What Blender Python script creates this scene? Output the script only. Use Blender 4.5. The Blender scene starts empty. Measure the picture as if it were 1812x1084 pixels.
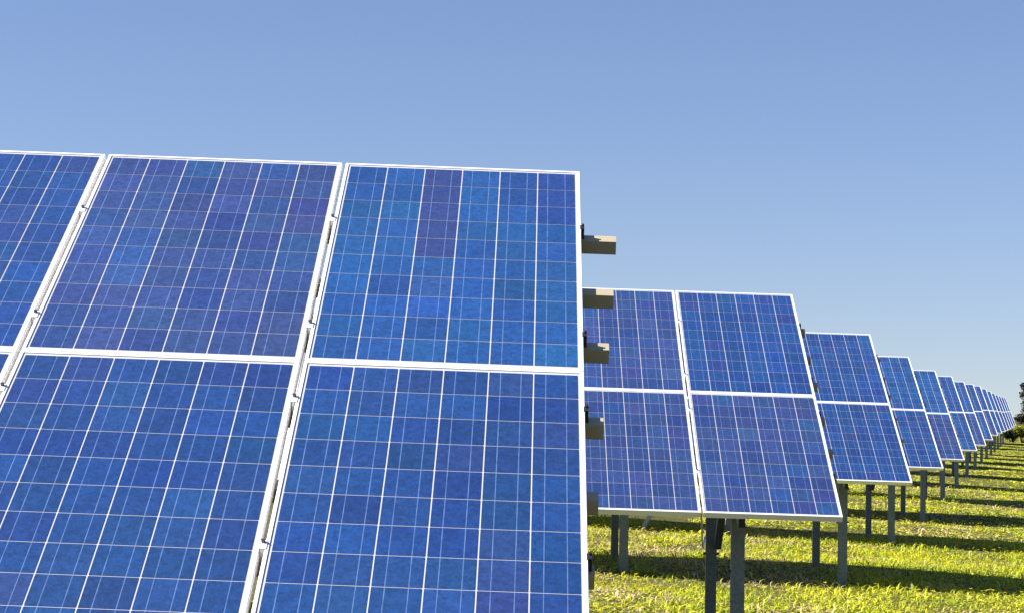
import bpy, math, random
import numpy as np
from mathutils import Matrix, Vector, Euler

random.seed(7)
rng = np.random.default_rng(11)
scene = bpy.context.scene
col = scene.collection

# ------------------------------------------------------------------ camera
CAM_Z = 1.9
cam_data = bpy.data.cameras.new('camera')
cam_data.sensor_fit = 'HORIZONTAL'
cam_data.sensor_width = 36.0
cam_data.lens = 3679.85 / 1812 * 36.0
cam_data.clip_start = 0.1
cam_data.clip_end = 6000
cam = bpy.data.objects.new('camera', cam_data)
col.objects.link(cam)
yaw, pitch, roll = -0.00132741, 0.05003153, 0.01725362
fw = Vector((math.sin(yaw) * math.cos(pitch), math.cos(yaw) * math.cos(pitch), math.sin(pitch)))
rt = Vector((math.cos(yaw), -math.sin(yaw), 0))
up = rt.cross(fw)
c_, s_ = math.cos(roll), math.sin(roll)
rt2 = c_ * rt + s_ * up
up2 = -s_ * rt + c_ * up
cam.matrix_world = Matrix(((rt2.x, up2.x, -fw.x, 0), (rt2.y, up2.y, -fw.y, 0), (rt2.z, up2.z, -fw.z, CAM_Z), (0, 0, 0, 1)))
scene.camera = cam

# ------------------------------------------------------------------ sky, sun, exposure
SUN = Vector((-1.15, -0.15, 1.0)).normalized()        # towards the sun
SUN_EL = math.asin(SUN.z)
SUN_AZ = math.atan2(SUN.x, SUN.y)
world = bpy.data.worlds.new('World')
scene.world = world
world.use_nodes = True
nt = world.node_tree
nt.nodes.clear()
out = nt.nodes.new('ShaderNodeOutputWorld')
bg = nt.nodes.new('ShaderNodeBackground')
sky = nt.nodes.new('ShaderNodeTexSky')
sky.sky_type = 'NISHITA'
sky.sun_disc = False
sky.sun_elevation = SUN_EL
sky.sun_rotation = SUN_AZ
sky.altitude = 2000
sky.air_density = 1.5
sky.dust_density = 0.5
sky.ozone_density = 4.0
bg.inputs['Strength'].default_value = 0.05
tc = nt.nodes.new('ShaderNodeTexCoord')
lift = nt.nodes.new('ShaderNodeVectorMath'); lift.operation = 'ADD'; lift.inputs[1].default_value = (0, 0, 0.048)
norm = nt.nodes.new('ShaderNodeVectorMath'); norm.operation = 'NORMALIZE'
white = nt.nodes.new('ShaderNodeMix'); white.data_type = 'RGBA'; white.blend_type = 'MULTIPLY'    # camera white balance of the sky
white.inputs[0].default_value = 1.0; white.inputs[7].default_value = (1.0, 0.935, 1.09, 1)
nt.links.new(tc.outputs['Generated'], lift.inputs[0])
nt.links.new(lift.outputs[0], norm.inputs[0])
nt.links.new(norm.outputs[0], sky.inputs[0])
nt.links.new(sky.outputs[0], white.inputs[6])
nt.links.new(white.outputs[2], bg.inputs['Color'])
nt.links.new(bg.outputs[0], out.inputs['Surface'])

sun_data = bpy.data.lights.new('sun', 'SUN')
sun_data.energy = 5.0
sun_data.angle = math.radians(0.5)
sun_data.color = (1.0, 0.95, 0.86)
sun = bpy.data.objects.new('sun', sun_data)
col.objects.link(sun)
sun.rotation_euler = SUN.to_track_quat('Z', 'Y').to_euler()

scene.view_settings.view_transform = 'Standard'
scene.view_settings.look = 'None'
scene.view_settings.gamma = 1.0
scene.view_settings.use_curve_mapping = False
scene.view_settings.exposure = 1.26


# ------------------------------------------------------------------ helpers
def tag(o, label=None, cat=None, group=None, kind=None):
    if label: o['label'] = label
    if cat: o['category'] = cat
    if group: o['group'] = group
    if kind: o['kind'] = kind
    return o


def empty(name, loc, rot=(0, 0, 0)):
    o = bpy.data.objects.new(name, None)
    o.empty_display_size = 0.2
    col.objects.link(o)
    o.location = loc
    o.rotation_euler = rot
    return o


def link(name, mesh, parent=None, loc=(0, 0, 0)):
    o = bpy.data.objects.new(name, mesh)
    col.objects.link(o)
    o.parent = parent
    o.location = loc
    return o


class MB:
    """Collects faces; build() makes one mesh."""
    def __init__(self):
        self.v, self.f, self.m = [], [], []

    def quad(self, a, b, c, d, mi=0):
        n = len(self.v)
        self.v += [tuple(a), tuple(b), tuple(c), tuple(d)]
        self.f.append((n, n + 1, n + 2, n + 3))
        self.m.append(mi)

    def face(self, pts, mi=0):
        n = len(self.v)
        self.v += [tuple(p) for p in pts]
        self.f.append(tuple(range(n, n + len(pts))))
        self.m.append(mi)

    def box(self, lo, hi, mi=0, T=lambda p: p):
        x0, y0, z0 = lo; x1, y1, z1 = hi
        P = [T(p) for p in ((x0, y0, z0), (x1, y0, z0), (x1, y1, z0), (x0, y1, z0), (x0, y0, z1), (x1, y0, z1), (x1, y1, z1), (x0, y1, z1))]
        n = len(self.v)
        self.v += [tuple(p) for p in P]
        for q in ((0, 3, 2, 1), (4, 5, 6, 7), (0, 1, 5, 4), (1, 2, 6, 5), (2, 3, 7, 6), (3, 0, 4, 7)):
            self.f.append(tuple(n + i for i in q)); self.m.append(mi)

    def extrude(self, profile, A, B, ex, ey, mi=0):
        """closed 2-D profile swept from A to B; ex, ey span the section"""
        A, B, ex, ey = Vector(A), Vector(B), Vector(ex), Vector(ey)
        n = len(self.v); k = len(profile)
        for O in (A, B):
            for (a, b) in profile:
                self.v.append(tuple(O + ex * a + ey * b))
        for i in range(k):
            j = (i + 1) % k
            self.f.append((n + i, n + j, n + k + j, n + k + i)); self.m.append(mi)
        self.f.append(tuple(n + i for i in reversed(range(k)))); self.m.append(mi)
        self.f.append(tuple(n + k + i for i in range(k))); self.m.append(mi)

    def tube(self, pts, rad, seg=8, mi=0):
        """tapered tube through points"""
        n0 = len(self.v)
        for i, p in enumerate(pts):
            p = Vector(p)
            d = (Vector(pts[min(i + 1, len(pts) - 1)]) - Vector(pts[max(i - 1, 0)])).normalized()
            a = d.orthogonal().normalized(); b = d.cross(a)
            for s in range(seg):
                t = 2 * math.pi * s / seg
                self.v.append(tuple(p + (a * math.cos(t) + b * math.sin(t)) * rad[i]))
        for i in range(len(pts) - 1):
            for s in range(seg):
                t = (s + 1) % seg
                self.f.append((n0 + i * seg + s, n0 + i * seg + t, n0 + (i + 1) * seg + t, n0 + (i + 1) * seg + s)); self.m.append(mi)
        self.f.append(tuple(n0 + (len(pts) - 1) * seg + s for s in range(seg))); self.m.append(mi)

    def mesh(self, name, mats, smooth=False):
        me = bpy.data.meshes.new(name)
        me.from_pydata(self.v, [], self.f)
        for m in mats: me.materials.append(m)
        me.polygons.foreach_set('material_index', self.m)
        if smooth:
            me.polygons.foreach_set('use_smooth', [True] * len(self.f))
        me.update()
        return me


# ------------------------------------------------------------------ materials
class NB:
    def __init__(self, name):
        self.mat = bpy.data.materials.new(name)
        self.mat.use_nodes = True
        self.t = self.mat.node_tree
        self.t.nodes.clear()
        self.out = self.n('ShaderNodeOutputMaterial')

    def n(self, typ, **kw):
        nd = self.t.nodes.new(typ)
        for k, v in kw.items():
            if k.startswith('i_'):
                nd.inputs[k[2:].replace('_', ' ')].default_value = v
            else:
                setattr(nd, k, v)
        return nd

    def l(self, a, b):
        self.t.links.new(a, b)

    def math(self, op, a, b=None, clamp=False):
        nd = self.n('ShaderNodeMath', operation=op, use_clamp=clamp)
        for i, x in enumerate((a, b)):
            if x is None: continue
            if isinstance(x, (int, float)): nd.inputs[i].default_value = x
            else: self.l(x, nd.inputs[i])
        return nd.outputs[0]

    def mix(self, fac, a, b, blend='MIX'):
        nd = self.n('ShaderNodeMix', data_type='RGBA', blend_type=blend)
        for sock, x in ((nd.inputs[0], fac), (nd.inputs[6], a), (nd.inputs[7], b)):
            if isinstance(x, (int, float)): sock.default_value = x
            elif isinstance(x, tuple): sock.default_value = (*x[:3], 1)
            else: self.l(x, sock)
        return nd.outputs[2]

    def noise(self, vec, scale, detail=4, rough=0.55, dist=0.0):
        nd = self.n('ShaderNodeTexNoise')
        nd.inputs['Scale'].default_value = scale
        nd.inputs['Detail'].default_value = detail
        nd.inputs['Roughness'].default_value = rough
        nd.inputs['Distortion'].default_value = dist
        if vec is not None: self.l(vec, nd.inputs['Vector'])
        return nd.outputs[0]

    def ramp(self, fac, stops):
        nd = self.n('ShaderNodeValToRGB')
        el = nd.color_ramp.elements
        while len(el) > 1: el.remove(el[-1])
        el[0].position = stops[0][0]; el[0].color = (*stops[0][1], 1)
        for p, c in stops[1:]:
            e = el.new(p); e.color = (*c, 1)
        self.l(fac, nd.inputs[0])
        return nd.outputs[0]

    def done(self, base, rough=0.5, metal=0.0, spec=0.5, coat=0.0, coat_rough=0.05, bump=None, bump_d=0.01, bump_s=0.4):
        b = self.n('ShaderNodeBsdfPrincipled')
        for key, x in (('Base Color', base), ('Roughness', rough), ('Metallic', metal)):
            if isinstance(x, (int, float)): b.inputs[key].default_value = x
            elif isinstance(x, tuple): b.inputs[key].default_value = (*x[:3], 1)
            else: self.l(x, b.inputs[key])
        b.inputs['Specular IOR Level'].default_value = spec
        b.inputs['Coat Weight'].default_value = coat
        b.inputs['Coat Roughness'].default_value = coat_rough
        if bump is not None:
            bn = self.n('ShaderNodeBump')
            bn.inputs['Distance'].default_value = bump_d
            bn.inputs['Strength'].default_value = bump_s
            self.l(bump, bn.inputs['Height'])
            self.l(bn.outputs[0], b.inputs['Normal'])
        self.l(b.outputs[0], self.out.inputs['Surface'])
        return self.mat


def cell_material(name, joined):
    B = NB(name)
    if joined:
        tint = B.n('ShaderNodeAttribute', attribute_name='tint').outputs['Color']
        rnd = B.n('ShaderNodeNewGeometry').outputs['Random Per Island']
    else:
        oi = B.n('ShaderNodeObjectInfo')
        tint = oi.outputs['Color']; rnd = oi.outputs['Random']
    uv = B.n('ShaderNodeUVMap').outputs[0]
    off = B.n('ShaderNodeVectorMath', operation='SCALE'); off.inputs[0].default_value = (37, 91, 53); B.l(rnd, off.inputs['Scale'])
    ad = B.n('ShaderNodeVectorMath', operation='ADD'); B.l(uv, ad.inputs[0]); B.l(off.outputs[0], ad.inputs[1])
    vec = ad.outputs[0]
    # crystal grains of polycrystalline silicon: flat patches of slightly differing blue
    vo = B.n('ShaderNodeTexVoronoi', feature='F1'); vo.inputs['Scale'].default_value = 8.0; B.l(vec, vo.inputs['Vector'])
    sep = B.n('ShaderNodeSeparateColor'); B.l(vo.outputs['Color'], sep.inputs[0])
    vo2 = B.n('ShaderNodeTexVoronoi', feature='F1'); vo2.inputs['Scale'].default_value = 24.0; B.l(vec, vo2.inputs['Vector'])
    sep2 = B.n('ShaderNodeSeparateColor'); B.l(vo2.outputs['Color'], sep2.inputs[0])
    g = B.math('ADD', B.math('MULTIPLY', sep.outputs[0], 0.34), B.math('MULTIPLY', sep2.outputs[1], 0.34))
    fac = B.math('ADD', g, 0.68)
    cc = B.n('ShaderNodeVectorMath', operation='SCALE'); B.l(tint, cc.inputs[0]); B.l(fac, cc.inputs['Scale'])
    # hue drift towards violet in patches
    nz = B.noise(vec, 1.6, 3)
    drift = B.math('MULTIPLY', B.math('SUBTRACT', nz, 0.46, True), 0.5, True)
    base = B.mix(drift, cc.outputs[0], B.mix(1.0, cc.outputs[0], (1.35, 0.92, 0.95), 'MULTIPLY'))
    # printed silver: two busbars and the fine fingers across them
    su = B.n('ShaderNodeSeparateXYZ'); B.l(uv, su.inputs[0])
    d1 = B.math('ABSOLUTE', B.math('SUBTRACT', B.math('ABSOLUTE', B.math('SUBTRACT', su.outputs[0], 0.5)), 0.235))
    bus = B.math('LESS_THAN', d1, 0.0105)
    fing = B.math('LESS_THAN', B.math('FRACT', B.math('MULTIPLY', su.outputs[1], 62.0)), 0.06)
    wear = B.math('MULTIPLY', B.math('ADD', B.noise(vec, 3.0, 2), 0.05), 1.0, True)
    base = B.mix(B.math('MULTIPLY', fing, 0.25), base, (0.12, 0.16, 0.26))
    base = B.mix(B.math('MULTIPLY', bus, wear), base, (0.135, 0.215, 0.41))
    # thin dust film
    geo = B.n('ShaderNodeNewGeometry')
    dust = B.math('MULTIPLY', B.math('SUBTRACT', B.noise(geo.outputs['Position'], 1.3, 6, 0.65), 0.35, True), 0.06, True)
    base = B.mix(dust, base, (0.20, 0.22, 0.24))
    return B.done(base, rough=0.35, spec=0.3, coat=1.0, coat_rough=0.04)


M = {}
M['cell'] = cell_material('cell_silicon', False)
M['cell_far'] = cell_material('cell_silicon_joined', True)
B = NB('white_backsheet')
gp = B.n('ShaderNodeNewGeometry').outputs['Position']
M['sheet'] = B.done(B.mix(B.noise(gp, 30, 3), (0.44, 0.44, 0.46), (0.51, 0.51, 0.52)), rough=0.5, coat=1.0, coat_rough=0.04)
B = NB('anodised_frame')
gp = B.n('ShaderNodeNewGeometry').outputs['Position']
M['frame'] = B.done(B.mix(B.noise(gp, 18, 4), (0.80, 0.79, 0.77), (0.88, 0.87, 0.85)), rough=0.42, metal=0.15)
B = NB('mill_aluminium')
gp = B.n('ShaderNodeNewGeometry').outputs['Position']
M['rail'] = B.done(B.mix(B.noise(gp, 14, 5), (0.33, 0.28, 0.18), (0.42, 0.365, 0.26)), rough=0.5, metal=0.0)
B = NB('galvanised_steel')
gp = B.n('ShaderNodeNewGeometry').outputs['Position']
vz = B.n('ShaderNodeTexVoronoi'); vz.inputs['Scale'].default_value = 55; B.l(gp, vz.inputs['Vector'])
sp = B.n('ShaderNodeSeparateColor'); B.l(vz.outputs['Color'], sp.inputs[0])
gal = B.mix(sp.outputs[0], (0.12, 0.155, 0.16), (0.20, 0.235, 0.235))
gal = B.mix(B.math('MULTIPLY', B.noise(gp, 4, 5, 0.7), 0.55), gal, (0.09, 0.105, 0.10))
M['steel'] = B.done(gal, rough=0.5, metal=0.25)
B = NB('black_clamp')
M['black'] = B.done((0.015, 0.015, 0.016), rough=0.5)
B = NB('steel_bolt')
M['bolt'] = B.done((0.10, 0.10, 0.11), rough=0.4, metal=0.7)

# ground
B = NB('meadow_ground')
gp = B.n('ShaderNodeNewGeometry').outputs['Position']
big = B.noise(gp, 0.35, 5, 0.6)
mid = B.noise(gp, 2.3, 5, 0.65)
fine = B.noise(gp, 22.0, 4, 0.7)
green = B.mix(fine, (0.03, 0.032, 0.008), (0.15, 0.15, 0.03))
dry = B.mix(fine, (0.10, 0.08, 0.04), (0.28, 0.23, 0.13))
k = B.math('ADD', B.math('MULTIPLY', big, 0.55), B.math('MULTIPLY', mid, 0.6))
f = B.n('ShaderNodeMapRange'); f.inputs['From Min'].default_value = 0.55; f.inputs['From Max'].default_value = 0.78; B.l(k, f.inputs['Value'])
M['ground'] = B.done(B.mix(f.outputs[0], green, dry), rough=0.9, spec=0.15, bump=fine, bump_d=0.06, bump_s=0.8)


def leaf_material(name, transl=0.35):
    B = NB(name)
    tint = B.n('ShaderNodeAttribute', attribute_name='tint').outputs['Color']
    d = B.n('ShaderNodeBsdfPrincipled'); B.l(tint, d.inputs['Base Color']); d.inputs['Roughness'].default_value = 0.65; d.inputs['Specular IOR Level'].default_value = 0.1
    t = B.n('ShaderNodeBsdfTranslucent'); B.l(tint, t.inputs['Color'])
    mx = B.n('ShaderNodeMixShader'); mx.inputs[0].default_value = transl
    B.l(d.outputs[0], mx.inputs[1]); B.l(t.outputs[0], mx.inputs[2]); B.l(mx.outputs[0], B.out.inputs['Surface'])
    return B.mat


M['leaf'] = leaf_material('grass_leaf', 0.25)
M['foliage'] = leaf_material('tree_leaf', 0.2)
B = NB('bark')
gp = B.n('ShaderNodeNewGeometry').outputs['Position']
M['bark'] = B.done(B.mix(B.noise(gp, 6, 6, 0.7), (0.035, 0.028, 0.022), (0.11, 0.09, 0.07)), rough=0.9, bump=B.noise(gp, 20, 4), bump_d=0.03)
B = NB('bleached_wood')
gp = B.n('ShaderNodeNewGeometry').outputs['Position']
M['wood'] = B.done(B.mix(B.noise(gp, 25, 5), (0.42, 0.36, 0.26), (0.62, 0.56, 0.44)), rough=0.8)

# ------------------------------------------------------------------ terrain
TILT = 0.5535
CT, ST = math.cos(TILT), math.sin(TILT)
SLOPE = -0.0154                       # the rows fall gently to the right
MW, MH, GX, GY = 0.996, 1.6585, 0.016, 0.006
VB = 2 * MH + GY
FOOT = VB * CT                        # footprint depth
CLEAR = 1.22                          # lower edge above ground
HTOP = CLEAR + VB * ST
DX, DY = 2.07721, 8.23642
NROW = 16
X0, Y0, Z0 = 0.2911, 9.49544, 1.04062
ZOFF = [0, 0, 0, -.045, -.075, -.02, 0.0, .07, .15, .17, .19, .2, .22, .25, .3, .35]


def row_origin(k):
    o = [X0 + k * DX, Y0 + k * DY, Z0 + CAM_Z + ZOFF[k] - (0.012 if 0 < k < 3 else 0)]
    if k == 0:
        o[0] -= 0.024; o[1] -= 0.683; o[2] -= 0.024
    if k == 3: o[0] -= .028
    return o


_ky = np.array([-50] + [Y0 + k * DY - 2 for k in range(NROW)] + [150, 200, 400, 3000])
_kz = np.array([0.0] + ZOFF + [.62, 1.2, 1.6, 1.6])


def ground_z(x, y):
    x = np.asarray(x, float); y = np.asarray(y, float)
    xe = 3.77 + 0.2522 * (y - 23.7)
    d = x - xe
    z = -0.045 * 14 * np.tanh(d / 14) + np.interp(y, _ky, _kz)
    z = z + 0.02 * np.sin(x * 0.9 + 0.4 * y) + 0.015 * np.sin(y * 1.3 - 0.7 * x + 2)
    return z


def grid_mesh(name, xs, ys, mat):
    X, Y = np.meshgrid(xs, ys)
    Z = ground_z(X, Y)
    nx, ny = len(xs), len(ys)
    V = np.stack([X.ravel(), Y.ravel(), Z.ravel()], 1)
    i = (np.arange(ny - 1)[:, None] * nx + np.arange(nx - 1)[None, :]).ravel()
    F = np.stack([i, i + 1, i + nx + 1, i + nx], 1)
    me = bpy.data.meshes.new(name)
    me.from_pydata(V.tolist(), [], F.tolist())
    me.materials.append(mat)
    me.polygons.foreach_set('use_smooth', [True] * len(F))
    me.update()
    return me


xs = np.concatenate([[-2500, -900, -350, -150, -80, -50, -30], np.arange(-20, 60, 0.8), [70, 90, 130, 220, 500, 1200, 2500]])
ys = np.concatenate([[-300, -100, -40, -15], np.arange(-5, 160, 0.8), [175, 200, 250, 330, 500, 900, 1600, 3000]])
tag(link('ground', grid_mesh('ground', xs, ys, M['ground'])), kind='structure')


# ------------------------------------------------------------------ solar arrays
def L(u, v, n):
    """table space (u m left of the right end, v m down the slope, n m out of the panel) -> local"""
    return Vector((-u, FOOT - v * CT - n * ST, HTOP - v * ST + n * CT - SLOPE * u))


def D(u, v, n):
    return L(u, v, n) - L(0, 0, 0)


# panel: frame ring with lip, white backsheet under the glass
LIP, TH = 0.012, 0.040
pb = MB()


def ring(lo, hi, n0, n1, mi):
    (a0, b0, a1, b1), (c0, d0, c1, d1) = lo, hi
    A = [(a0, b0), (a1, b0), (a1, b1), (a0, b1)]; C = [(c0, d0), (c1, d0), (c1, d1), (c0, d1)]
    for i in range(4):
        j = (i + 1) % 4
        pb.quad(D(*A[i], n0), D(*A[j], n0), D(*C[j], n1), D(*C[i], n1), mi)


o_ = (0, 0, MW, MH); e_ = 0.0016
o2 = (e_, e_, MW - e_, MH - e_)
i_ = (LIP, LIP, MW - LIP, MH - LIP)
ring(o_, o_, -TH, 0.0024, 0)                    # outer wall
ring(o_, o2, 0.0024, 0.004, 0)                  # chamfer
ring(o2, i_, 0.004, 0.004, 0)                   # lip
ring(i_, i_, 0.004, 0.0, 0)                     # inner step to the glass
pb.quad(D(LIP, LIP, 0), D(MW - LIP, LIP, 0), D(MW - LIP, MH - LIP, 0), D(LIP, MH - LIP, 0), 1)
pb.quad(D(e_, e_, -.006), D(e_, MH - e_, -.006), D(MW - e_, MH - e_, -.006), D(MW - e_, e_, -.006), 1)
fl = (0.030, 0.030, MW - 0.030, MH - 0.030)
ring(o_, fl, -TH, -TH, 0)                       # bottom flange
panel_mesh = pb.mesh('solar_panel', [M['frame'], M['sheet']])

# cell
NCU, NCV = 6, 10
CGU, CGV = 0.0055, 0.0040
MU, MV = 0.0225, 0.0265
CWU = (MW - 2 * MU - (NCU - 1) * CGU) / NCU
CWV = (MH - 2 * MV - (NCV - 1) * CGV) / NCV
cf = 0.0016
CELL_V = [(cf, 0), (CWU - cf, 0), (CWU, cf), (CWU, CWV - cf), (CWU - cf, CWV), (cf, CWV), (0, CWV - cf), (0, cf)]


def cell_local(c, r):
    return MU + c * (CWU + CGU), MV + r * (CWV + CGV)


def cell_geo(u0, v0):
    top = [D(u0 + a, v0 + b, 0.0012) for a, b in CELL_V]
    bot = [D(u0 + a, v0 + b, 0.0002) for a, b in CELL_V]
    return top, bot


def make_cell_mesh():
    mb = MB()
    top, bot = cell_geo(0, 0)
    mb.v = [tuple(p) for p in top + bot]
    mb.f = [tuple(reversed(range(8)))] + [(i, (i + 1) % 8, 8 + (i + 1) % 8, 8 + i) for i in range(8)]
    mb.m = [0] * 9
    me = mb.mesh('cell', [M['cell']])
    uvl = me.uv_layers.new(name='UVMap')
    uvs = [(a / CWU, b / CWV) for a, b in CELL_V] * 2
    for lp in me.loops:
        uvl.data[lp.index].uv = uvs[lp.vertex_index]
    return me


# make sure the top faces up-slope normal
cell_mesh = make_cell_mesh()
if cell_mesh.polygons[0].normal.z < 0:
    cell_mesh.flip_normals()


BLUE = np.array([0.0098, 0.043, 0.168])
BRIGHT = np.array([0.0095, 0.056, 0.190])
VIOLET = np.array([0.022, 0.038, 0.148])
DEEP = np.array([0.0095, 0.031, 0.138])


def cell_tints(style, r):
    T = np.zeros((NCU, NCV, 3))
    base = {'blue': BLUE, 'bright': BRIGHT, 'violet': np.array([0.023, 0.046, 0.155])}[style]
    for c in range(NCU):
        drift = r.normal(0, 0.10)
        for v in range(NCV):
            k = base * (1 + r.normal(0, 0.07) + drift * .5)
            p = r.random()
            if p < 0.12: k = k * .45 + VIOLET * .55
            elif p < 0.24: k = k * .5 + DEEP * .5
            elif p < 0.34: k = k * .5 + BRIGHT * .5
            k = k * np.array([1 + r.normal(0, .10), 1 + r.normal(0, .07), 1 + r.normal(0, .04)])
            T[c, v] = np.clip(k, 0.003, 0.9)
    return T


def joined_cells(name, slots):
    """slots: list of (corner offset vector, tints)"""
    nP = len(slots) * NCU * NCV
    tops = np.zeros((nP * 8, 3)); tint = np.ones((nP * 8, 4)); i = 0
    rel = np.zeros((NCU, NCV, 8, 3))
    for c in range(NCU):
        for v in range(NCV):
            u0, v0 = cell_local(c, v)
            rel[c, v] = [tuple(D(u0 + a, v0 + b, 0.0012)) for a, b in CELL_V]
    for off, T in slots:
        blk = rel + np.array(off)
        n = NCU * NCV * 8
        tops[i:i + n] = blk.reshape(-1, 3)
        tint[i:i + n, :3] = np.repeat(T.reshape(-1, 3), 8, 0)
        i += n
    F = np.arange(nP * 8).reshape(-1, 8)[:, ::-1]
    me = bpy.data.meshes.new(name)
    me.from_pydata(tops.tolist(), [], F.tolist())
    me.materials.append(M['cell_far'])
    uvl = me.uv_layers.new(name='UVMap')
    uv1 = np.array([(a / CWU, b / CWV) for a, b in CELL_V])[::-1]
    uvl.data.foreach_set('uv', np.tile(uv1, (nP, 1)).ravel())
    at = me.attributes.new('tint', 'FLOAT_COLOR', 'POINT')
    at.data.foreach_set('color', tint.ravel())
    me.update()
    if me.polygons[0].normal.z < 0: me.flip_normals()
    return me


# rails, clamps, posts
RAIL_V = [0.535, 0.988, 1.405, 1.925, 2.385, 2.79]
RAIL_END = [0.143, 0.122, 0.096, 0.066, 0.041, 0.022]
RW, RH = 0.050, 0.058


def rail_mesh(v, ext, length):
    mb = MB()
    t = 0.004
    prof = [(-RW / 2, 0), (-RW / 2, -RH), (-RW / 2 + t, -RH), (-RW / 2 + t, -t), (RW / 2 - t, -t), (RW / 2 - t, -RH), (RW / 2, -RH), (RW / 2, 0)]
    ex = D(0, 1, 0); ey = D(0, 0, 1)
    mb.extrude(prof, L(-ext, v, -TH - 0.001), L(length, v, -TH - 0.001), ex, ey)
    return mb.mesh('rail', [M['rail']])


def frame_box(mb, u0, u1, v0, v1, n0, n1, mi=0):
    mb.box((u0, v0, n0), (u1, v1, n1), mi, lambda p: D(*p))


mb = MB()                                        # clamp hooked over the end frame
frame_box(mb, -0.013, -0.002, -0.018, 0.012, -TH, -0.002)
frame_box(mb, -0.013, 0.004, -0.018, 0.012, 0.0045, 0.0075)
frame_box(mb, -0.013, -0.009, -0.018, 0.012, -0.0015, 0.004)
frame_box(mb, -0.012, -0.004, -0.018, -0.008, 0.008, 0.015)
end_clamp_mesh = mb.mesh('end_clamp', [M['black']])
mb = MB()
hexp = [(0.007 * math.cos(a * math.pi / 3), 0.007 * math.sin(a * math.pi / 3)) for a in range(6)]
mb.extrude(hexp, D(0, 0, 0.0), D(0, 0, 0.009), D(1, 0, 0), D(0, 1, 0))
bolt_mesh = mb.mesh('bolt', [M['bolt']])
mb = MB()                                        # clamp bridging two frames
frame_box(mb, -0.005, GX + 0.005, -0.022, 0.022, 0.0045, 0.0070)
frame_box(mb, 0.002, GX - 0.002, -0.022, 0.022, -TH, 0.0040)
mid_clamp_mesh = mb.mesh('mid_clamp', [M['frame']])


def c_profile(w, d, t=0.006, lip=0.018):
    return [(-w / 2, 0), (w / 2, 0), (w / 2, d), (w / 2 - lip, d), (w / 2 - lip, d - t), (w / 2 - t, d - t), (w / 2 - t, t), (-w / 2 + t, t), (-w / 2 + t, d - t),
            (-w / 2 + lip, d - t), (-w / 2 + lip, d), (-w / 2, d)]


YF, YR = 0.42, 2.46                              # front and rear posts, from the lower edge


def v_of(y):
    return (FOOT - y) / CT


NG0, NG1 = -TH - RH - 0.002, -TH - RH - 0.095    # girder depth range


def post_top(y, u):
    v = (FOOT - y + NG1 * -ST * 0) / CT
    # height of the girder underside at that y
    v = (FOOT - NG1 * ST - y) / CT
    return L(u, v, NG1).z


POST_U = [0.70 + 2.47 * i for i in range(4)]


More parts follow.
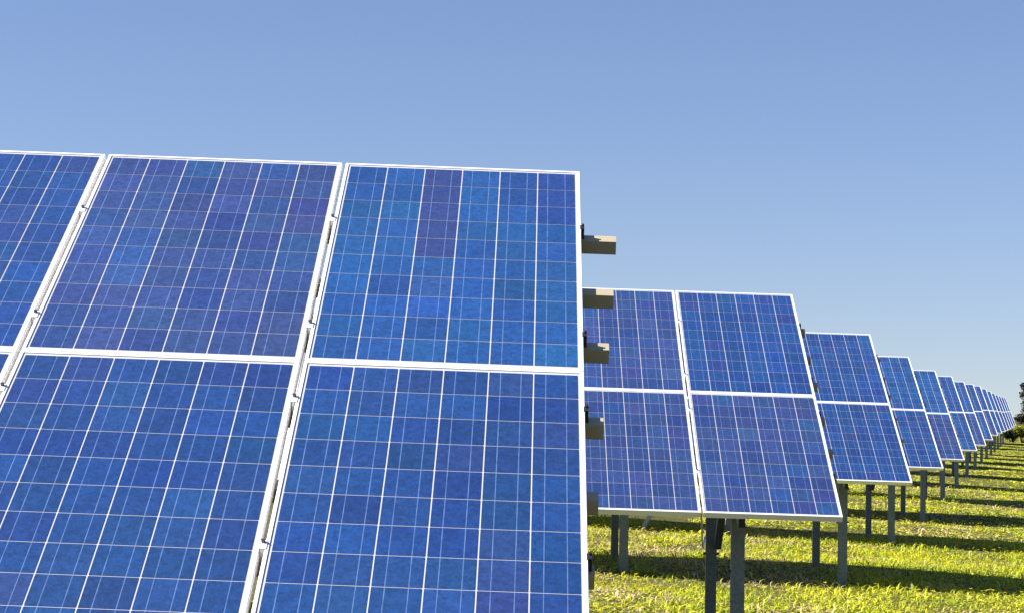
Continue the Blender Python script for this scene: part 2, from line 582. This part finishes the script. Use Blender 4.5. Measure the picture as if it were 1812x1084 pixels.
def build_array(k, label, ncol, cells_of):
    o = row_origin(k)
    rot = (0, 0.0052 if k == 0 else 0.0, -0.0087 if k == 0 else 0)
    base = Vector(o) - Euler(rot).to_matrix() @ Vector((0, FOOT, HTOP))
    root = empty('solar_array', base, rot)
    tag(root, label, 'solar array', 'solar arrays in rows receding across the field')
    r = np.random.default_rng(100 + k)
    length = ncol * (MW + GX) - GX
    rest = []
    for c in range(ncol):
        for h in range(2):
            off = D(c * (MW + GX), h * (MH + GY), 0)
            style = ['blue', 'blue', 'bright', 'violet'][r.integers(0, 4)]
            if k == 0: style = {(0, 0): 'bright', (1, 0): 'violet'}.get((c, h), 'blue')
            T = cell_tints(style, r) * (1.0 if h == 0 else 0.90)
            if k == 0 and (c, h) == (0, 0):
                for v in range(5): T[3, v] = VIOLET * (0.95 + 0.03 * r.normal())
                T[0, :3] = DEEP * 1.25; T[1, :2] = BLUE
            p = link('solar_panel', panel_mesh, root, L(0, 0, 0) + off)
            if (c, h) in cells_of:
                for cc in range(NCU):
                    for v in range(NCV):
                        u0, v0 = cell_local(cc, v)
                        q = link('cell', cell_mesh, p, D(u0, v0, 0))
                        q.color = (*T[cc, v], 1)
            else:
                rest.append((tuple(L(0, 0, 0) + off), T))
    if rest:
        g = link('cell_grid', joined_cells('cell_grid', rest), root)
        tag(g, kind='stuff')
    for i, v in enumerate(RAIL_V):
        e = RAIL_END[i] if k == 0 else [0.05, 0.045, 0.05, 0.045, 0.05, 0.03][i]
        link('rail', rail_mesh(v, e, length + 0.05), root)
        if i in (0, 2, 3, 5):
            link('end_clamp', end_clamp_mesh, root, L(0, v, 0))
        if i in (0, 2, 3, 5) and k < 3:
            for c in range(1, min(ncol, 4)):
                mc = link('mid_clamp', mid_clamp_mesh, root, L(c * (MW + GX) - GX, v, 0))
                link('bolt', bolt_mesh, mc, D(GX / 2, -0.012, 0.0070))
    for u in POST_U:
        if u > length: continue
        wx = base.x - u
        for y, w, d in ((YF, 0.10, 0.055), (YR, 0.09, 0.05)):
            gz = float(ground_z(wx, base.y + y)) - base.z
            zt = post_top(y, u)
            mb = MB()
            mb.extrude(c_profile(w, d), (-u, y, gz - 0.3), (-u, y, zt - 0.002), (1, 0, 0), (0, 1, 0))
            pz = link('post', mb.mesh('post', [M['steel']]), root)
            if k < 4:
                b2 = MB()
                for sx in (-1, 1):
                    b2.extrude([(0.012 * math.cos(a * math.pi / 3), 0.012 * math.sin(a * math.pi / 3)) for a in range(6)],
                               (-u + sx * (w / 2 + 0.0005), y + d * .5, gz + 0.72), (-u + sx * (w / 2 + 0.02), y + d * .5, gz + 0.72), (0, 1, 0), (0, 0, 1))
                link('bolt', b2.mesh('bolt', [M['bolt']]), pz)
        mb = MB()
        mb.extrude([(-0.03, 0), (0.03, 0), (0.03, -0.006), (-0.024, -0.006), (-0.024, -0.087), (0.03, -0.087), (0.03, -0.093), (-0.03, -0.093)],
                   L(u, 0.12, NG0), L(u, VB - 0.10, NG0), (1, 0, 0), D(0, 0, 1))
        link('girder', mb.mesh('girder', [M['steel']]), root)
        # brace from the rear post forward and up to the girder
        gz = float(ground_z(wx, base.y + YR)) - base.z
        mb = MB()
        A = Vector((-u + 0.05, YR, gz + 0.78)); yb = 1.30
        Bp = Vector((-u + 0.05, yb, post_top(yb, u) + 0.03))
        d = (Bp - A).normalized()
        mb.extrude([(-0.03, -0.03), (0.03, -0.03), (0.03, -0.024), (-0.024, -0.024), (-0.024, 0.03), (-0.03, 0.03)], A, Bp, (1, 0, 0), d.cross(Vector((1, 0, 0))))
        link('brace', mb.mesh('brace', [M['steel']]), root)
    if k == 1:                                       # thin cable hanging from the seam down to the rear post
        mb = MB()
        ca = L(MW + GX / 2, VB - 0.05, -TH - 0.01); u = POST_U[0]
        gz = float(ground_z(base.x - u, base.y + YR)) - base.z
        cb = Vector((-u - 0.06, YR - 0.03, gz + 0.86))
        pts = [ca.lerp(cb, t) - Vector((0, 0, 0.16 * math.sin(math.pi * t))) for t in (0, .15, .3, .45, .6, .75, .9, 1)]
        mb.tube(pts, [0.007] * 8, 6)
        link('cable', mb.mesh('cable', [M['frame']], True), root)
    return root


LABELS = [
    'nearest solar array, its big blue panels filling the left of the view',
    'solar array right behind the nearest one, two panel columns showing beside its rail ends',
    'third solar array from the camera, rising just right of the fully visible two-column array',
    'fourth solar array back, about three cell columns showing past the third array',
    'fifth solar array back, a narrow strip of blue panel showing past the fourth array',
    'sixth solar array back from the camera in the receding rows',
    'seventh solar array back from the camera in the receding rows',
    'eighth solar array back from the camera in the receding rows',
    'ninth solar array back, a thin slanted blue sliver in the receding rows',
    'tenth solar array back, a thin slanted blue sliver in the receding rows',
    'eleventh solar array back, a thin slanted blue sliver in the receding rows',
    'twelfth solar array back, a faint sliver near the end of the rows',
    'fifth from last solar array, a faint sliver near the dark tree',
    'third from last solar array, a faint sliver near the dark tree',
    'second from last solar array, a faint sliver near the dark tree',
    'farthest solar array, the last tiny sliver beside the dark tree',
]
LABELS[12] = 'fourth from last solar array, a faint sliver near the dark tree'
VIS = {0: {(0, 0), (0, 1), (1, 0), (1, 1), (2, 0)}, 1: {(0, 0), (0, 1), (1, 0), (1, 1)}, 2: {(0, 0), (0, 1)}, 3: {(0, 0), (0, 1)}}
for k in range(NROW):
    build_array(k, LABELS[k], 8 if k < 5 else 5, VIS.get(k, set()))


# ------------------------------------------------------------------ grass
def leaf_mesh(name, P, Ndir, length, width, lift, tint, mat):
    """P base points, Ndir heading angle, bent two-quad leaves (numpy)"""
    n = len(P)
    h = np.stack([np.cos(Ndir), np.sin(Ndir), np.zeros(n)], 1)
    s = np.stack([-np.sin(Ndir), np.cos(Ndir), np.zeros(n)], 1)
    z = np.array([0, 0, 1.0])
    mid = P + h * (length * 0.45 * np.cos(lift))[:, None] + z * (length * 0.55 * np.sin(lift))[:, None]
    tip = P + h * (length * np.cos(lift * .6))[:, None] + z * (length * 0.75 * np.sin(lift))[:, None]
    w = width[:, None] * 0.5
    V = np.stack([P, mid - s * w, mid + s * w, tip], 1).reshape(-1, 3)
    b = np.arange(n) * 4
    F = np.stack([b, b + 1, b + 2, b + 1, b + 3, b + 2], 1).reshape(-1, 3)
    me = bpy.data.meshes.new(name)
    me.vertices.add(len(V)); me.vertices.foreach_set('co', V.ravel().astype(np.float32))
    me.loops.add(F.size); me.loops.foreach_set('vertex_index', F.ravel().astype(np.int32))
    me.polygons.add(len(F)); me.polygons.foreach_set('loop_start', (np.arange(len(F)) * 3).astype(np.int32))
    me.update(calc_edges=True)
    at = me.attributes.new('tint', 'FLOAT_COLOR', 'POINT')
    c4 = np.ones((n, 4)); c4[:, :3] = tint
    at.data.foreach_set('color', np.repeat(c4, 4, 0).ravel().astype(np.float32))
    me.materials.append(mat)
    return me


def vnoise(x, y, s, seed):
    r = np.random.default_rng(seed)
    G = r.random((64, 64))
    x = x / s; y = y / s
    i = np.floor(x).astype(int); j = np.floor(y).astype(int)
    fx = x - i; fy = y - j
    fx = fx * fx * (3 - 2 * fx); fy = fy * fy * (3 - 2 * fy)
    g = lambda a, b: G[a % 64, b % 64]
    return (g(i, j) * (1 - fx) + g(i + 1, j) * fx) * (1 - fy) + (g(i, j + 1) * (1 - fx) + g(i + 1, j + 1) * fx) * fy


def scatter(y0, y1, xl, xr, dens):
    w = max(xr(y0) - xl(y0), xr(y1) - xl(y1))
    n = int((y1 - y0) * w * dens)
    y = rng.uniform(y0, y1, n); x = xl(y) + rng.random(n) * w
    k = x < xr(y)
    return x[k], y[k]


YG = np.array([0.53, 0.53, 0.040]); GR = np.array([0.28, 0.37, 0.032]); DRY = np.array([0.72, 0.56, 0.30]); LIME = np.array([0.64, 0.64, 0.035])


def grass_tints(x, y):
    n = len(x)
    a = vnoise(x, y, 1.1, 3) * .6 + vnoise(x, y, 0.35, 4) * .4
    b = vnoise(x, y, 2.2, 5) * .5 + vnoise(x, y, 0.5, 6) * .5
    t = GR + (YG - GR) * np.clip(a * 1.6 - .2 + rng.normal(0, .2, n), 0, 1)[:, None]
    lime = rng.random(n) < 0.22
    t[lime] = LIME
    dry = rng.random(n) < np.clip((b - .52) * 2.4, 0.03, 0.65)
    t[dry] = DRY * rng.uniform(0.6, 1.15, (dry.sum(), 1))
    return t * rng.uniform(0.7, 1.2, (n, 1))


def grass_zone(name, y0, y1, xl, xr, dens, nl, lmin, lmax, wk, upright=0.16):
    x, y = scatter(y0, y1, xl, xr, dens)
    bare = vnoise(x, y, 2.2, 5) * .5 + vnoise(x, y, 0.5, 6) * .5
    keep = rng.random(len(x)) < np.clip(1.45 - 1.1 * vnoise(x, y, 0.9, 9), .15, 1) * np.clip(1 - (bare - .55) * 2.2, .3, 1)
    x, y = x[keep], y[keep]
    x = np.repeat(x, nl) + rng.normal(0, 0.03, len(x) * nl); y = np.repeat(y, nl) + rng.normal(0, 0.03, len(y) * nl)
    n = len(x)
    ln = rng.uniform(lmin, lmax, n) * (0.7 + 0.7 * vnoise(x, y, 0.7, 8))
    P = np.stack([x, y, ground_z(x, y) - 0.01], 1)
    blade = rng.random(n) < upright                     # upright grass blades among the low broad leaves
    lift = np.where(blade, rng.uniform(0.8, 1.4, n), rng.uniform(0.02, 0.5, n))
    wd = np.where(blade, rng.uniform(0.07, 0.13, n), rng.uniform(0.2, 0.45, n)) * wk
    ln = ln * np.where(blade, rng.uniform(1.0, 1.7, n), 1.0)
    me = leaf_mesh(name, P, rng.uniform(0, 2 * math.pi, n), ln, ln * wd, lift, grass_tints(x, y), M['leaf'])
    tag(link('grass', me), kind='stuff')
    return n


grass_zone('grass', 18.5, 34, lambda y: 0.02 * y - 0.8, lambda y: 0.255 * y + 1.2, 330, 8, 0.032, 0.085, 1.0)
grass_zone('grass', 34, 60, lambda y: 0.10 * y - 0.5, lambda y: 0.255 * y + 1.5, 110, 6, 0.05, 0.10, 1.3, 0.06)
grass_zone('grass', 60, 165, lambda y: 0.18 * y - 1, lambda y: 0.255 * y + 2, 45, 5, 0.06, 0.115, 1.7, 0.0)
grass_zone('grass', 7.5, 18.5, lambda y: -0.12 * y - 1.5, lambda y: 0.06 * y + 0.6, 45, 5, 0.05, 0.12, 1.2)

# dandelion heads sprinkled through the turf
x, y = scatter(18.5, 50, lambda y: 0.03 * y - 0.8, lambda y: 0.25 * y + 1.0, 22)
keep = vnoise(x, y, 1.3, 21) > 0.42
x, y = x[keep], y[keep]
n = len(x); npet = 6
xx = np.repeat(x, npet); yy = np.repeat(y, npet)
hz = np.repeat(rng.uniform(0.02, 0.075, n), npet)
ang = np.tile(np.arange(npet) * 2 * math.pi / npet, n)
P = np.stack([xx, yy, ground_z(xx, yy) + hz], 1)
ln = np.repeat(rng.uniform(0.016, 0.028, n), npet)
me = leaf_mesh('dandelion_bloom', P, ang, ln, ln * 1.1, np.full(len(xx), 0.5), np.tile(np.array([0.80, 0.66, 0.01]), (len(xx), 1)), M['leaf'])
tag(link('dandelion_bloom', me), kind='stuff')


# ------------------------------------------------------------------ trees and bushes at the field's end
def crown_mesh(name, blobs, nleaf, size, tint0, tint1, r, bias=1.0):
    P = []; T = []
    wts = np.array([b[3] ** 2 for b in blobs]); wts /= wts.sum()
    for (cx, cy, cz, rad, sq), n in zip(blobs, (wts * nleaf).astype(int)):
        d = r.normal(size=(n, 3)); d /= np.linalg.norm(d, axis=1)[:, None]
        rr = rad * r.random(n) ** 0.45
        p = d * rr[:, None]; p[:, 2] *= sq
        P.append(p + np.array([cx, cy, cz]))
        f = r.random((n, 1))
        T.append((tint0 + (tint1 - tint0) * f) * r.uniform(.75, 1.2))
    P = np.concatenate(P); T = np.concatenate(T); n = len(P)
    return leaf_mesh(name, P, r.uniform(0, 6.28, n), r.uniform(.7, 1.3, n) * size, r.uniform(.5, .8, n) * size, r.uniform(-.6, 1.2, n), T, M['foliage'])


def tree(x, y, h, spread, label, name, group, seed, dark, nleaf=5000, low=0.25, size=0.22):
    r = np.random.default_rng(seed)
    z = float(ground_z(x, y))
    root = empty(name, (x, y, z))
    tag(root, label, 'tree', group)
    mb = MB()
    pts = [(0, 0, -0.3), (0.05 * r.normal(), 0.05 * r.normal(), h * .3), (0.12 * r.normal(), 0.1 * r.normal(), h * .65), (0.2 * r.normal(), 0.1 * r.normal(), h * .9)]
    mb.tube(pts, [h * .035, h * .026, h * .016, h * .005])
    blobs = []
    for i in range(13):
        a = r.uniform(0, 6.28); t = r.uniform(low, .88)
        s = Vector(pts[1]).lerp(Vector(pts[3]), (t - .25) / .7)
        R = spread * r.uniform(.45, 1.0) * (1.15 - t * .6)
        e = s + Vector((math.cos(a) * R, math.sin(a) * R, h * r.uniform(.03, .16)))
        mdl = s.lerp(e, .55) + Vector((0, 0, h * .02))
        mb.tube([s, mdl, e], [h * .011, h * .007, h * .002], 6)
        for q in range(3):
            tw = e + Vector((r.normal() * .3, r.normal() * .3, r.uniform(-.05, .5))) * spread * .5
            mb.tube([mdl.lerp(e, r.uniform(.3, 1)), tw], [h * .0035, h * .001], 5)
        blobs.append((e.x, e.y, e.z, spread * r.uniform(.22, .38), .8))
    blobs.append((0, 0, h * .86, spread * .4, 1.0))
    for t in (.3, .45, .6, .74):
        q = Vector(pts[0]).lerp(Vector(pts[3]), t); blobs.append((q.x + r.normal() * .1, q.y, h * t, spread * .45, 1.1))
    link('trunk', mb.mesh('trunk', [M['bark']], True), root)
    t0, t1 = (np.array([.032, .038, .018]), np.array([.100, .105, .045])) if dark else (np.array([.05, .075, .015]), np.array([.14, .16, .03]))
    link('crown', crown_mesh('crown', blobs, nleaf, size, t0, t1, r), root)


def bush(x, y, h, w, label, seed, t0, t1, nleaf=2500):
    r = np.random.default_rng(seed)
    z = float(ground_z(x, y))
    root = empty('bush', (x, y, z))
    tag(root, label, 'bush', 'bushes at the far end of the field')
    mb = MB(); blobs = []
    for i in range(7):
        e = Vector((r.uniform(-.5, .5) * w, r.uniform(-.4, .4) * w, h * r.uniform(.3, .75)))
        mb.tube([(e.x * .2, e.y * .2, -.1), e * .6, e], [.04, .025, .008], 6)
        blobs.append((e.x, e.y, e.z, h * r.uniform(.28, .42), .8))
    link('stem', mb.mesh('stem', [M['bark']], True), root)
    link('crown', crown_mesh('crown', blobs, nleaf, 0.16, np.array(t0), np.array(t1), r), root)


def px(xp, yp_, y):
    """ground point at depth y seen at the photo column xp"""
    return (xp - 906) / 3679.85 * y * 1.0


YT = 140
tree(px(1822, 0, YT), YT, 4.0, 1.3, 'dark leafy tree with bare side twigs at the right end of the rows', 'field_tree', 'trees at the far end of the field', 5, True, 9000, .12, .20)
tree(px(1868, 0, YT + 8), YT + 8, 6.0, 2.2, 'taller dark tree right of the leafy tree at the end of the rows', 'field_tree', 'trees at the far end of the field', 8, True, 6000)
tree(px(1925, 0, YT + 14), YT + 14, 5.2, 2.0, 'dark tree farthest right at the far end of the field', 'field_tree', 'trees at the far end of the field', 9, True, 5000)
bush(px(1808, 0, YT - 3), YT - 3, 1.1, 1.5, 'yellow green bush under the dark tree beside the last array', 21, (.17, .20, .02), (.36, .36, .05))
bush(px(1834, 0, YT - 1), YT - 1, 1.5, 2.2, 'green bush right of the dark tree at the field end', 22, (.08, .11, .02), (.2, .22, .04))
bush(px(1788, 0, 137), 137, 0.9, 0.7, 'dark green bush close under the last solar arrays', 23, (.022, .045, .028), (.06, .10, .055))

# pale broken stake standing in the grass behind the second array
sx, sy = px(1137, 0, 32.0), 32.0
mb = MB()
mb.tube([(0, 0, -.05), (.05, 0, .09), (.12, .02, .19), (.19, .02, .27)], [.035, .038, .030, .012], 7)
mb.tube([(.10, .02, .16), (.07, .02, .26)], [.016, .006], 6)
tag(link('broken_stake', mb.mesh('broken_stake', [M['wood']], True), None, (sx, sy, float(ground_z(sx, sy)))),
    'pale broken wooden stake leaning in the shaded grass left of the array posts', 'stake')
